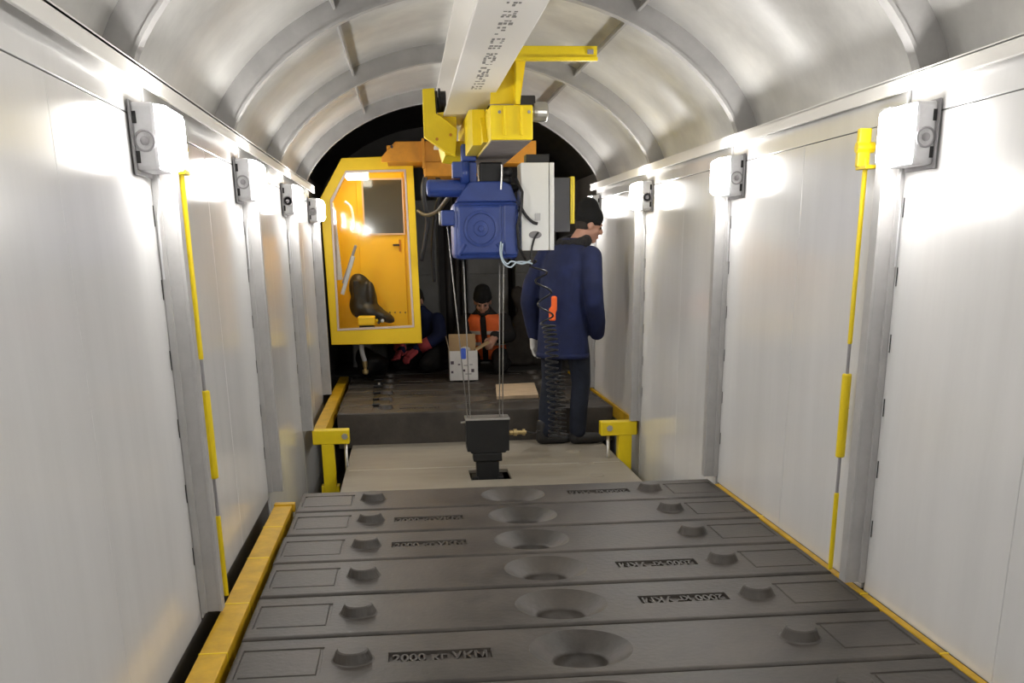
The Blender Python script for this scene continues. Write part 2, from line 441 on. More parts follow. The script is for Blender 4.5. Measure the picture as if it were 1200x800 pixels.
# bearers under the slabs and the pale floor plates
for sx, wd in ((-1, 'on the cab side'), (1, 'on the standing man side')):
    tag(MB().box(sx*.62-.09, sx*.62+.09, 1.7, 10.6, ZF, -.272).build('bearer_beam', DARK), 'dark steel bearer beam under the counterweights %s' % wd, 'beam', 'bearer beams under the counterweights')
hx0, hx1, hy0, hy1 = -.125, .144, 6.60, 6.93
t = thing('floor_plate', (0, 6.3, -.27), 'pale worn steel plate with the square lifting hole under the black clamp', 'plate')
mb = MB()
PX0, PX1 = -.965, .972
for (a, b, c, d) in ((PX0, hx0, 5.55, 7.055), (hx1, PX1, 5.55, 7.055), (hx0, hx1, 5.55, hy0), (hx0, hx1, hy1, 7.055)): mb.box(a, b, c, d, -.272, -.25)
mb.build('plate', PLATE, t)
MB().box(PX0, PX1, 5.55, 5.575, -.262, -.2495).build('front_edge', STEEL, t)
MB().box(PX0+.02, PX1-.02, 7.04, 7.054, -.255, -.2485).build('weld_line', mat('bright_weld', (.45, .42, .36), .5), t)
t2 = thing('floor_plate', (0, 7.5, -.27), 'pale worn steel plate the standing man stands on', 'plate')
MB().box(PX0, PX1, 7.06, 8.04, -.272, -.25).build('plate', PLATE, t2, bevel=.003)
for (px_, py_, par) in ((672, 529, t2), (687, 543, t), (698, 557, t)):
    p = pz(px_, py_, -.25)
    MB().lathe((p.x, p.y, -.252), (0, 0, 1), [(.06, 0), (.055, .006), (.03, .010), (0, .011)], 20).build('weld_button', PLATE, par, smooth=True)

# ================================================================ KERBS AND BRACKETS
def kerb(name, x0, x1, y0, y1, zt, label, joints):
    t = thing(name, ((x0+x1)/2, (y0+y1)/2, zt-.10), label, 'kerb')
    js = [y0]+joints+[y1]
    for a, b in zip(js[:-1], js[1:]): MB().box(x0, x1, a+.001, b-.001, zt-.10, zt).build('kerb_segment', YELK, t, bevel=.003)
    for y in joints: MB().box(x0-.0008, x1+.0008, y-.004, y+.004, zt-.1, zt+.0012).build('weld_seam', YELB, t)
    return t
k1 = kerb('safety_kerb', -1.19, -1.103, 1.6, 5.03, .004, 'long yellow kerb beam between the near slabs and the cab side wall', [2.75, 3.05, 3.53, 4.1, 4.6])
MB().box(-1.19, -1.09, 5.0, 5.05, -.03, .012).build('end_cap', YELK, k1, bevel=.003)
for y in (2.2, 3.6, 5.0): MB().box(-1.17, -1.12, y-.03, y+.03, ZF, -.096).build('leg', YELK, k1)
k2 = kerb('safety_kerb', 1.087, 1.113, 1.6, 5.2, -.008, 'thin yellow kerb strip between the near slabs and the standing man side wall', [2.78, 3.36, 4.5])
for y in (2.2, 3.6, 5.0): MB().box(1.092, 1.108, y-.03, y+.03, ZF, -.106).build('leg', YELK, k2)
def bracket(side):
    s = side
    if s < 0: x0, x1, xl0, xl1, xt = -1.187, -.935, -1.13, -1.045, -.965
    else: x0, x1, xl0, xl1, xt = .84, 1.098, .968, 1.064, .90
    lab = 'yellow kerb with clamp bracket along the far slabs, ' + ('cab side' if s < 0 else 'standing man side')
    kx0, kx1 = (-1.187, -1.10) if s < 0 else (1.02, 1.104)
    kx0, kx1 = (-1.187, -1.10) if s < 0 else (1.094, 1.112)
    t = thing('kerb_bracket', ((x0+x1)/2, 7.2, ZF), lab, 'kerb')
    MB().box(kx0, kx1, 7.2, 10.4, -.085, .01).build('kerb_beam', YELK, t, bevel=.003)
    MB().box(x0, x1, 7.16, 7.26, -.085, .012).build('cross_arm', YEL, t, bevel=.005)
    MB().box(xl0, xl1, 7.165, 7.25, ZF, -.085).build('leg', YEL, t, bevel=.004)
    MB().box(xl0-.02, xl1+.02, 7.17, 7.25, ZF, -.38).build('leg_foot', YEL, t, bevel=.004)
    MB().lathe((xt, 7.21, -.42), (0, 0, 1), [(.012, 0), (.012, .36)], 12).build('clamp_screw', STEEL, t, smooth=True)
    MB().lathe((xt, 7.155, -.03), (0, -1, 0), [(.022, 0), (.022, .012)], 6).build('nut', STEEL, t)
    return t
bracket(-1); bracket(1)

# ================================================================ TURNBUCKLE RODS
def rod(side):
    s = 1 if side < 0 else -1; X = (XL if side < 0 else XR)+s*(.05 if side < 0 else .04); y = 3.62
    t = thing('turnbuckle_rod', (X, y, -.1), 'yellow turnbuckle rod with thick sleeve on the %s wall' % ('cab side' if side < 0 else 'standing man side'), 'rod', 'yellow turnbuckle rods')
    def seg(n, m_, r, z0, z1): MB().lathe((X, y, z0), (0, 0, 1), [(r*.8, 0), (r, .004), (r, z1-z0-.004), (r*.8, z1-z0)], 12).build(n, m_, t, smooth=False)
    seg('upper_bar', YELB, .0085, .85, 1.47); seg('thread', POST, .006, .74, .86); seg('sleeve', YELB, .017, .44, .745)
    seg('thread', POST, .006, .30, .445); seg('lower_bar', YELB, .009, .006, .305)
    MB().box(X-.03, X+.012, y-.005, y+.02, 1.44, 1.56).build('bracket_plate', YELB, t, bevel=.003)
    MB().box(X-.022, X+.022, y-.055, y+.03, 1.43, 1.442).build('bracket_foot', YELB, t, bevel=.002)
    MB().lathe((X-.035, y+.004, 1.50), (1, 0, 0), [(.018, 0), (.018, .06)], 12).build('pivot_pin', YELB, t)
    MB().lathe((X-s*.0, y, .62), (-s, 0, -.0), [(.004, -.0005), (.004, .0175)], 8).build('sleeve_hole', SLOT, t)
    return t
rod(-1); rod(1)

# ================================================================ YELLOW TROLLEY
t = thing('hoist_trolley', (.02, 6.6, 1.7), 'bright yellow trolley frame clasping the white monorail beam', 'trolley')
TROLLEY = t
MB().box(-.035, .18, 5.62, 8.0, 1.716, 1.878).build('box_girder', YELB, t, bevel=.006)
MB().box(-.03, .175, 5.64, 7.98, 1.712, 1.717).build('underside_plate', mat('primer_grey', (.22, .19, .17), .6, noise=.15), t)
for x in (.03, .115):
    MB().box(x, x+.012, 5.602, 5.63, 1.735, 1.87).build('front_rib', YELB, t, bevel=.002)
for x in (.005, .155): MB().lathe((x+.006, 5.62, 1.845), (0, -1, 0), [(.008, 0), (.008, .006)], 8).build('bolt', POST, t)
# upper arm and its gusset
a0, a1 = py(589, 55, 5.66), py(698, 73, 5.66)
MB().box(a0.x, a1.x, 5.62, 5.72, a1.z+.012, a0.z).build('upper_arm', YELB, t, bevel=.003)
MB().box(a0.x, a1.x+.002, 5.61, 5.63, a1.z, a1.z+.016).build('arm_lip', YELB, t)
MB().box(a1.x-.05, a1.x-.02, 5.608, 5.622, a1.z+.03, a1.z+.05).build('bolt', POST, t)
g = [py(*q, 5.75) for q in ((590, 70), (616, 70), (609, 122), (574, 122), (575, 105))]
MB().prism([(p.x, p.z) for p in g], 1, 5.74, 5.755).build('gusset_plate', YEL, t)
e = [py(*q, 5.70) for q in ((603, 72), (608, 72), (608, 124), (603, 124))]
MB().prism([(p.x, p.z) for p in e], 1, 5.63, 5.75).build('gusset_rib', YELB, t)
MB().box(-.034, .18, 5.9, 7.4, 1.879, 1.893).build('top_plate', YEL, t, bevel=.003)
MB().prism([(5.98, 1.722), (7.4, 1.722), (7.4, 1.93), (6.25, 1.93), (5.98, 1.90)], 0, -.105, -.036).build('side_plate', YEL, t, bevel=.004)
MB().prism([(5.8, 1.722), (5.98, 1.722), (5.98, 1.86), (5.9, 1.80)], 0, -.06, -.036).build('side_fin', YEL, t)
# clasp on the far side of the flange
c = [py(*q, 6.7) for q in ((495, 104), (509, 103), (511, 133), (520, 138), (536, 151), (534, 182), (520, 176), (497, 160))]
MB().prism([(p.x, p.z) for p in c], 1, 6.70, 6.78).build('clasp_plate', YELB, t, bevel=.004)
c = [py(*q, 6.66) for q in ((513, 130), (535, 128), (536, 150), (522, 140))]
MB().prism([(p.x, p.z) for p in c], 1, 6.74, 7.2).build('clasp_block', YEL, t)
for px_, py_ in ((512, 163), (528, 158)):
    p = py(px_, py_, 6.7); MB().lathe((p.x, 6.70, p.z), (0, -1, 0), [(.009, 0), (.009, .008)], 8).build('bolt', ORG, t)
c0 = py(527, 184, 6.76); c1 = py(556, 205, 6.9)
MB().prism([(-.22, 1.74), (-.106, 1.725), (-.106, 1.82), (-.24, 1.82)], 1, 6.8, 7.4).build('cross_plate', YEL, t, bevel=.003)
p = py(574, 106, 6.0)
MB().box(p.x-.045, p.x+.02, 6.0, 6.06, p.z-.03, p.z+.028).build('stop_block', ORG, t, bevel=.003)
for yy in (6.85, 7.25):
    MB().lathe((-.25, yy, 2.045), (1, 0, 0), [(.075, 0), (.075, .012), (.06, .014), (.06, .045)], 24).build('wheel', BLACK, t)
MB().box(-.275, -.255, 6.8, 7.3, 1.9, 2.10).build('wheel_plate', DARK, t, bevel=.004)
# travel motor
p = py(633, 131, 6.5)
mo = MB().lathe((p.x-.045, 6.5, p.z), (1, .1, 0), [(.03, -.05), (.03, 0), (.052, .002), (.055, .02), (.055, .075), (.05, .085), (.03, .09)], 24).build('travel_motor', STEEL, t, smooth=False)
MB().box(p.x-.15, p.x-.03, 6.47, 6.56, p.z+.025, p.z+.085).build('motor_mount', DARK, t, bevel=.008)
MB().box(p.x-.17, p.x-.09, 6.49, 6.53, p.z-.05, p.z+.05).build('gear_case', POST, t, bevel=.01)

# ================================================================ BLUE HOIST
HY = 6.55
t = thing('electric_hoist', (0, HY+.2, 1.13), 'blue electric hoist with round flanged gearbox hanging below the yellow trolley', 'hoist')
def px_box(x0, y0, x1, y1, Y):
    a, b = py(x0, y0, Y), py(x1, y1, Y); return a.x, b.x, b.z, a.z
x0, x1, z0, z1 = px_box(531, 236, 608, 303, HY)
MB().box(x0, x1, HY, HY+.42, z0, z1).build('gearbox', BLUE, t, bevel=.03)
MB().box(x0+.02, x1-.10, HY-.012, HY+.02, z0+.025, z1-.02).build('cover_plate', BLUE, t, bevel=.018)
MB().box(x1-.09, x1-.01, HY-.006, HY+.02, z0+.02, z1-.02).build('terminal_cover', BLUE, t, bevel=.01)
ctr = py(563.5, 268, HY)
MB().lathe((ctr.x, HY-.008, ctr.z), (0, -1, 0), [(.105, 0), (.104, .014), (.088, .016), (.086, .004), (.045, .005), (.043, .012), (.018, .014), (.016, .024), (0, .025)], 36, True, False).build('round_flange', BLUE, t)
for k in range(6):
    a = k*math.pi/3+.5
    MB().lathe((ctr.x+.095*math.cos(a), HY-.02, ctr.z+.095*math.sin(a)), (0, -1, 0), [(.007, 0), (.007, .008)], 6).build('bolt', BLUED, t)
for s in (-1, 1):
    q = Vector((ctr.x+s*.10, 0, ctr.z-.085)); r_ = Vector((ctr.x+s*.14, 0, ctr.z-.15))
    MB().tube([(q.x, HY-.012, q.z), (r_.x, HY-.012, r_.z)], .012, 8).build('stiffener', BLUE, t)
xa, xb, za, zb = px_box(544, 212, 601, 236, HY)
MB().prism([(xa-.05, za), (xb+.03, za), (xb-.005, zb-.02), (xb-.06, zb), (xa+.04, zb), (xa, zb-.04)], 1, HY+.04, HY+.36).build('top_casting', BLUE, t, bevel=.008)
MB().lathe((py(500, 219, HY).x, HY+.12, py(500, 219, HY).z), (1, 0, -.02), [(.02, 0), (.043, .006), (.05, .02), (.05, .26), (.04, .28)], 24).build('motor_barrel', BLUE, t, smooth=False)
xa, xb, za, zb = px_box(536, 173, 565, 214, HY)
MB().box(xa+.03, -.04, HY+.1, HY+.24, za, 1.69).build('mast', BLUE, t, bevel=.006)
MB().box(xa+.03, -.04, HY+.1, HY+.24, 1.695, zb+.03).build('mast_top', BLUE, TROLLEY, bevel=.006)  # upper piece of the hoist mast, parented to the trolley
MB().lathe((xa+.045, HY+.085, za), (0, 0, 1), [(.03, 0), (.03, 1.69-za)], 20).build('piston_tube', mat('blue_gloss_paint', (.028, .062, .27), .22), t, smooth=True)
MB().box(xa-.03, xa+.03, HY+.06, HY+.18, 1.60, 1.69).build('mast_ear', BLUED, t, bevel=.006)
xa, xb, za, zb = px_box(515, 246, 531, 264, HY)
MB().box(xa+.01, xb+.02, HY+.02, HY+.2, za, zb).build('rope_guide', BLUE, t, bevel=.008)
MB().lathe((xa, HY+.1, (za+zb)/2), (1, 0, 0), [(.04, 0), (.04, .015)], 16).build('guide_wheel', STEEL, t)
MB().box(-.02, .12, HY+.12, HY+.34, 1.55, 1.69).build('hanger', BLACK, t, bevel=.01)
# dark machinery at the right of the mast
r3 = random.Random(4)
for k in range(6):
    p = py(595+r3.uniform(-4, 6), 202+k*9, HY+.1)
    MB().ball((p.x, HY+.08+r3.uniform(0, .08), p.z), .034+r3.uniform(0, .014), .04, .03, 10, 7).build('hose_fitting', BLACK, t, smooth=True)
MB().tube([py(*q, HY-.02) for q in ((588, 193), (588, 205), (587, 222))], .006, 8).build('sensor_rod', STEEL, t)
MB().tube([py(*q, HY+d) for q, d in (((604, 208), 0), ((612, 225), -.04), ((611, 245), -.05), ((606, 265), -.03), ((608, 290), -.03), ((616, 304), 0))], .009, 8).build('black_hose', RUBBER, t, smooth=True)
def spline(P, n=8):
    P = [Vector(p) for p in P]; out = []
    Q = [P[0]]+P+[P[-1]]
    for i in range(1, len(Q)-2):
        for k in range(n):
            u = k/n; a, b, c, d = Q[i-1], Q[i], Q[i+1], Q[i+2]
            out.append(.5*((2*b)+(c-a)*u+(2*a-5*b+4*c-d)*u*u+(3*b-a-3*c+d)*u**3))
    out.append(P[-1]); return out
MB().tube(spline([py(*q, HY-.03) for q in ((587, 283), (586, 295), (590, 308), (598, 313), (606, 307), (616, 307), (624, 309))]), .005, 6).build('pale_cable', CABLEW, t, smooth=True)
MB().tube(spline([py(*q, HY-.03) for q in ((589, 285), (588, 300), (594, 309), (600, 306), (612, 309), (622, 305))]), .005, 6).build('pale_cable', CABLEW, t, smooth=True)

# white control cabinet
x0, x1, z0, z1 = px_box(610.5, 190.5, 649.5, 293, HY)
t = thing('control_cabinet', ((x0+x1)/2, HY+.1, z0), 'tall white control cabinet hung beside the blue hoist', 'cabinet')
MB().box(x0, x1, HY+.02, HY+.22, z0, z1).build('body', WHITEP, t, bevel=.004)
MB().box(x0, x1-.032, HY, HY+.018, z0, z1).build('door', WHITEP, t, bevel=.003)
MB().box(x1-.027, x1, HY+.002, HY+.018, z0, z1).build('side_strip', WHITEP, t, bevel=.003)
p = py(629, 254, HY)
MB().box(p.x-.012, p.x+.022, HY-.008, HY, p.z-.022, p.z+.022).build('latch', GREYP, t, bevel=.004)
p = py(631, 275, HY)
MB().ball((p.x-.02, HY, p.z), .04, .006, .022, 14, 8).build('cable_gland', POST, t, smooth=True)
MB().tube(spline([py(*q, HY-.02) for q in ((609, 240), (616, 252), (624, 260), (630, 262))]), .009, 8).build('black_hose', RUBBER, t, smooth=True)
MB().tube(spline([py(*q, HY-.01) for q in ((631, 272), (626, 280), (623, 292), (622, 305))]), .006, 8).build('tail_cable', RUBBER, t, smooth=True)
MB().box(x0+.04, x1-.02, HY+.08, HY+.2, z1, 1.73).build('hanger', BLACK, t, bevel=.004)
# dark panel with the yellow edge behind the cabinet
x0, x1, z0, z1 = px_box(646, 208, 668, 262, 6.95)
t = thing('dark_panel', ((x0+x1)/2, 7.0, z0-.2), 'dark grey panel with a bright yellow edge strip beside the white cabinet', 'panel')
MB().box(x0-.12, x1, 6.95, 7.1, z0-.05, z1).build('panel', mat('slate_grey', (.075, .075, .085), .5), t, bevel=.004)
xe = py(673, 230, 6.95).x
MB().box(x1+.001, xe, 6.94, 7.1, z0, z1+.005).build('edge_strip', YELB, t, bevel=.003)
MB().box(x0-.2, x0-.02, 7.02, 7.08, z1-.12, z1-.04).build('bracket', BLACK, t)

# ================================================================ COILED CABLE
def coil():
    pts = []; ax = [((626, 305), 6.72), ((636, 330), 6.85), ((640, 370), 7.0), ((646, 400), 7.1), ((647, 440), 7.2), ((650, 480), 7.28), ((650, 514), 7.34)]
    A = spline([py(*q, Y) for q, Y in ax], 30); N = len(A); ph = 0
    for i in range(N-1):
        u = i/(N-1); turns = .05 if u < .38 else .19
        r = .047*min(1, u/.06+.1) if u < .4 else .042
        for k in range(6):
            q = A[i].lerp(A[i+1], k/6); ph += turns*2*math.pi/6*1.0
            pts.append(q+Vector((r*math.cos(ph), r*.8*math.sin(ph), 0)))
    return pts
tag(MB().tube(coil(), .0062, 6).build('coiled_cable', mat('coil_black', (.02, .02, .022), .28), smooth=True), 'black spiral cable hanging from the white cabinet down to the boots', 'cable')
p2 = []
for i in range(420):
    u = i/419; q = py(656+2*u, 436+74*u, 7.42); a = u*2*math.pi*15
    p2.append(q+Vector((.034*math.cos(a), .03*math.sin(a), 0)))
tag(MB().tube(p2, .006, 6).build('coiled_cable', MATS['coil_black'], smooth=True), 'shorter black spiral cable hanging between the legs of the standing man', 'cable')

# ================================================================ ROPES, CLAMP
BY = 6.784
def rp(a, b, lab, r=.0038):
    A = py(*a, BY); B = py(*b, BY); A.y = HY+.2 if False else BY
    return tag(MB().tube([A, A.lerp(B, .5), B], r, 8).build('wire_rope', ROPE, smooth=True), lab, 'rope', 'hoist ropes')
rp((524, 262), (548, 490), 'slanting steel wire rope from the rope guide to the black clamp')
rp((543, 300), (551, 490), 'steel wire rope dropping past the blue tag in front of the carton')
rp((585.5, 300), (585.5, 488), 'first of the twin steel ropes before the orange vest, nearer the carton')
rp((590, 300), (589, 488), 'second of the twin steel ropes before the orange vest, nearer the standing man')
p = py(543, 414, BY)
tag(MB().box(p.x-.016, p.x+.016, BY-.02, BY-.008, p.z-.035, p.z+.035).build('rope_tag', TAPE, bevel=.008), 'small blue tag tied on the hoist rope before the carton', 'tag')
t = thing('lifting_clamp', (0, BY, -.27), 'black lifting clamp block let into the square hole of the pale plate', 'clamp')
x0, x1, z0, z1 = px_box(546, 493, 597, 528, BY-.06)
MB().prism([(x0, z1), (x1, z1), (x1, z0), (x1-.02, z0), (x1-.025, z0-.012), (x0+.03, z0-.012), (x0+.025, z0), (x0+.005, z0), (x0, z0+.06)], 1, BY-.06, BY+.10).build('block', BLACK, t, bevel=.004)
MB().box(x0-.003, x1+.006, BY-.065, BY+.10, z1, z1+.012).build('top_plate', STEEL, t, bevel=.002)
xa, xb, za, zb = px_box(558, 529, 585, 553, BY-.03)
MB().box(xa, xb, BY-.04, BY+.06, -.36, z0).build('shank', BLACK, t, bevel=.006)
MB().box(xa-.02, xb+.02, BY-.055, BY+.07, z0-.07, z0-.012).build('collar', BLACK, t, bevel=.008)
for s in (-1, 1):
    cx = (xa+xb)/2+s*.085
    MB().prism([(cx-.025, -.34), (cx+.025, -.34), (cx+.02, -.258), (cx-.02, -.258)], 1, BY-.05, BY+.06).build('jaw', BLACK, t, bevel=.006)
p = py(597, 507, BY-.03)
MB().lathe((p.x, BY-.02, p.z), (1, 0, 0), [(.016, 0), (.016, .025), (.024, .027), (.024, .05), (.015, .052), (.015, .085), (.022, .087), (.022, .105), (.01, .107), (.01, .115)], 12).build('cable_plug', BRASS, t)
MB().tube(spline([(p.x+.115, BY-.02, p.z), (p.x+.18, BY+.05, p.z-.02), (p.x+.23, 7.1, p.z-.05), (p.x+.27, 7.3, p.z-.09)]), .006, 6).build('lead', RUBBER, t, smooth=True)
MB().tube([py(540, 495, BY), py(548, 494, BY)], .006, 6).build('pin', STEEL, t)

# ================================================================ OPERATOR CAB
CY0 = 9.6; CY1 = 10.5
def P2(L, Y=CY0): return [(p.x, p.z) for p in (py(*q, Y) for q in L)]
outer = P2([(374.5, 232), (400, 185), (484, 181), (497, 403), (388, 404)])
outer = [(-1.203, 1.628), (-.998, 1.950), (-.388, 1.968), (-.372, .382), (-1.19, .384)]
inner = [(-1.118, 1.612), (-.969, 1.848), (-.452, 1.856), (-.436, .525), (-1.128, .508)]
t = thing('operator_cab', (-.79, (CY0+CY1)/2, .38), 'yellow operator cab with a big front window hanging by the wall', 'cab')
def ring(outer, inner, y0, y1):
    n = len(outer); vs = []
    for y in (y0, y1):
        vs += [(x, y, z) for x, z in outer]+[(x, y, z) for x, z in inner]
    fs = []
    for i in range(n):
        j = (i+1) % n
        fs += [(i, j, n+j, n+i), (2*n+i, 3*n+i, 3*n+j, 2*n+j), (i, 2*n+i, 2*n+j, j), (n+i, n+j, 3*n+j, 3*n+i)]
    return MB().add(vs, fs)
ring(outer, inner, CY0, CY0+.06).build('front_frame', YELC, t, bevel=.006)
inn2 = [(x+(.018 if x < -.8 else -.018)*(1 if abs(x+.969) > .01 else .4), z+(.018 if z < 1 else -.018)) for x, z in inner]
ring(inner, inn2, CY0-.004, CY0+.02).build('window_seal', RUBSEAL, t)
ring(outer, [(x+(.03 if x < -.8 else -.03), z+(.03 if z < 1 else -.03)) for x, z in outer], CY0+.06, CY1).build('shell', YELC, t)
MB().prism(inn2, 1, CY0+.006, CY0+.010).build('windscreen', THIN, t)
ins = [(x+(.031 if x < -.8 else -.031), z+(.031 if z < 1 else -.031)) for x, z in outer]
back = MB().prism(ins, 1, CY1-.03, CY1-.005).build('rear_wall', YELC, t)
# rear door with window
wx0, wx1, wz0, wz1 = px_box(425, 211, 473, 273, CY1-.05)
dx0, dx1, dz0, dz1 = px_box(416, 203, 478, 372, CY1-.05)
dx1 = min(dx1, -.41)
dr = MB().box(dx0, dx1, CY1-.05, CY1-.03, .44, dz1).build('rear_door', YELC, t, bevel=.004)
ring([(wx0-.015, wz1+.015), (wx1+.015, wz1+.015), (wx1+.015, wz0-.015), (wx0-.015, wz0-.015)], [(wx0, wz1), (wx1, wz1), (wx1, wz0), (wx0, wz0)], CY1-.068, CY1-.045).build('window_frame', RUBSEAL, dr)
MB().box(wx0, wx1, CY1-.058, CY1-.05, wz0, wz1).build('window_pane', WINGLASS, dr)
p = py(466, 287, CY1-.06)
MB().box(p.x-.045, p.x+.02, CY1-.075, CY1-.06, p.z-.009, p.z+.009).build('door_handle', DARK, dr, bevel=.004)
MB().box(p.x+.012, p.x+.03, CY1-.066, CY1-.05, p.z-.06, p.z+.05).build('lock_plate', ORG, dr, bevel=.003)
for k in range(4):
    q = py(457+k*6, 366, CY1-.06); MB().lathe((q.x, CY1-.05, q.z), (0, -1, 0), [(.008, 0), (.008, .003)], 8).build('rivet', DARK, dr)
MB().box(-1.16, -.40, CY0+.06, CY1-.03, .414, .43).build('floor_pan', CABFLOOR, t)
q = py(418, 208, 9.95)
MB().box(-.985, -.79, 9.78, 10.06, 1.80, 1.87).build('ceiling_lamp', LAMPC, t, bevel=.006)
# seat, console, levers inside
st = MB()
sx, sz = -.86, .62; SYc = 10.15
seat = MB()
seat.ball((-.90, SYc, .80), .12, .10, .20, 14, 10, Matrix.Rotation(-.35, 3, 'Y'))
seat.ball((-.84, SYc, .64), .15, .16, .09, 14, 10, Matrix.Rotation(.35, 3, 'Y'))
seat.ball((-.95, SYc, .70), .09, .13, .12); seat.ball((-.83, SYc-.06, .80), .05, .06, .12); seat.box(-.99, -.93, SYc-.1, SYc+.1, .60, .93)
seat.ball((-.72, SYc-.04, .60), .12, .12, .05, 12, 8, Matrix.Rotation(.45, 3, 'Y'))
so = remesh(seat.build('seat', SEAT, t), .014, 4)
MB().lathe((-.87, SYc, .428), (0, 0, 1), [(.12, 0), (.12, .02), (.05, .04), (.05, .2)], 16).build('seat_pedestal', DARK, t)
x0, x1, z0, z1 = px_box(419, 371, 440, 381, 9.8)
MB().box(x0, x1, 9.78, 9.95, z0, z1).build('armrest_box', YELC, t, bevel=.012)
MB().box(x0+.01, x1-.01, 9.8, 9.93, .43, z0).build('console_post', BLACK, t, bevel=.006)
for k, pxx in enumerate((441, 448)):
    q = py(pxx, 375, 9.85); MB().tube([(q.x-.04, 9.85, q.z-.03), (q.x, 9.85, q.z+.02)], .012, 8).build('joystick', BLACK, t); MB().ball((q.x, 9.85, q.z-.005), .018).build('joystick_knob', CABLEW if k else YELB, t, smooth=True)
def bar(a, b, Y, w_, m_, nm):
    A, B = py(*a, Y), py(*b, Y); d = (B-A).normalized(); n_ = Vector((d.z, 0, -d.x))*w_
    MB().prism([(A.x-n_.x, A.z-n_.z), (A.x+n_.x, A.z+n_.z), (B.x+n_.x, B.z+n_.z), (B.x-n_.x, B.z-n_.z)], 1, Y, Y+.03).build(nm, m_, t, bevel=.006)
bar((390, 258), (398, 328), 9.72, .028, GREYP, 'side_rail')
bar((417, 287), (402, 332), 9.74, .012, POST, 'support_arm')
bar((414, 300), (401, 345), 9.70, .017, GREYP, 'support_arm')
bar((389, 237), (391, 262), 9.8, .012, WHITEP, 'grab_handle')
q = py(398, 250, 9.9)
MB().box(-1.16, -1.10, 9.88, 10.05, 1.40, 1.53).build('switch_box', GREYP, t, bevel=.01)
MB().box(-1.158, -1.098, 9.87, 10.04, 1.30, 1.39).build('socket_box', DARK, t, bevel=.006)
MB().tube(spline([py(*z_, 10.0) for z_ in ((404, 236), (411, 243), (414, 257), (412, 268))]), .012, 8).build('grab_rail', WHITEP, t, smooth=True)
# lamp hook hanging below the cab
t = thing('hanging_hose', (-.99, 9.75, .05), 'grey hose with a brass nozzle hanging below the yellow cab', 'hose')
MB().tube(spline([(-.93, 9.75, .40), (-.925, 9.75, .30), (-.905, 9.75, .22)]), .022, 10).build('hose', GREYP, t, smooth=True)
MB().lathe((-.905, 9.75, .10), (0, 0, 1), [(.018, 0), (.028, .01), (.028, .04), (.014, .045), (.02, .07), (.024, .12)], 12).build('nozzle', BRASS, t)

# carrier beam above the cab
t = thing('carrier_beam', (-.3, 9.4, 1.97), 'orange cross beam behind the trolley carrying the cab', 'beam')
A = [py(*q, 9.15) for q in ((447, 184), (463, 166), (545, 165), (628, 165), (628, 192), (560, 190), (447, 190))]
MB().prism([(p.x, p.z) for p in A], 1, 9.13, 9.17).build('front_plate', ORG, t, bevel=.004)
x0, x1, z0, z1 = px_box(450, 170, 626, 190, 9.15)
MB().box(x0+.02, x1-.02, 9.17, 9.8, z0+.01, z1).build('beam_body', ORG, t, bevel=.004)
x0, x1, z0, z1 = px_box(497, 190, 560, 206, 9.15)
MB().box(x0, x1, 9.12, 9.6, z0, z1).build('lower_block', ORG, t, bevel=.006)
p = py(496, 178, 9.15)
MB().box(p.x-.012, p.x+.012, 9.105, 9.132, p.z-.13, p.z+.10).build('strap', ORG, t, bevel=.003)
MB().lathe((py(459, 172, 9.13).x, 9.13, py(459, 172, 9.13).z), (0, -1, 0), [(.012, 0), (.012, .01)], 8).build('bolt', DARK, t)

# hoses between the cab and the hoist
def hose(pts, r, lab):
    tag(MB().tube(spline(pts), r, 8).build('black_hose', RUBBER, smooth=True), lab, 'hose', 'loose black hoses behind the hoist')
hose([py(490, 247, 9.5), py(500, 252, 9.2), py(512, 248, 8.6), py(522, 236, 7.6), py(528, 228, 7.0)], .016, 'black hose looping from the cab side to the blue hoist')
hose([py(499, 205, 9.3), py(496, 225, 9.3), py(501, 262, 9.4), py(494, 305, 9.5)], .02, 'black hose hanging straight down beside the cab edge')
hose([py(510, 205, 9.35), py(520, 222, 9.35), py(512, 240, 9.4), py(507, 290, 9.5), py(509, 330, 9.6)], .016, 'thin black hose hanging beside the blue motor barrel')

# ================================================================ FAR CABINETS
YC = 11.35
def cabinet(x0, y0, x1, y1, lab, m_, Y=YC):
    a, b, c, d = px_box(x0, y0, x1, y1, Y)
    t = thing('metal_cabinet', ((a+b)/2, Y+.2, ZF), lab, 'cabinet', 'grey cabinets at the far end')
    MB().box(a, b, Y+.01, Y+.45, ZF, d).build('body', m_, t, bevel=.004)
    zm = py(510, 322, Y).z
    MB().box(a+.012, b-.012, Y-.006, Y+.01, zm+.006, d-.012).build('door', m_, t, bevel=.004)
    MB().box(a+.012, b-.012, Y-.006, Y+.01, ZF+.02, zm-.006).build('door', m_, t, bevel=.004)
    return t
cabinet(402, 235, 455, 440, 'grey cabinet partly hidden behind the yellow cab', GREYC)
cabinet(457, 235, 519, 440, 'grey cabinet with a panel seam beside the cab edge', GREYC)
cabinet(545, 250, 597, 440, 'grey cabinet directly behind the orange vest', GREYC, YC+.06)
cabinet(603, 235, 652, 440, 'grey cabinet behind the standing man', GREYC)
for px_, wd in ((525, 'thicker'), (535, 'middle'), (541.5, 'thinner')):
    p = py(px_, 300, 11.2); r_ = {'thicker': .04, 'middle': .028, 'thinner': .018}[wd]
    tag(MB().lathe((p.x, 11.2, ZF), (0, 0, 1), [(r_, 0), (r_, 2.75)], 14).build('vertical_pipe', DARK, smooth=True), '%s dark pipe standing between the far cabinets' % wd, 'pipe', 'pipes at the far end')
# small machine deck beyond the far slabs
struct(MB().box(XL-.03, XR+.03, 10.6, YEND-.02, -.1, 0).build('floor_deck', FLOORM))

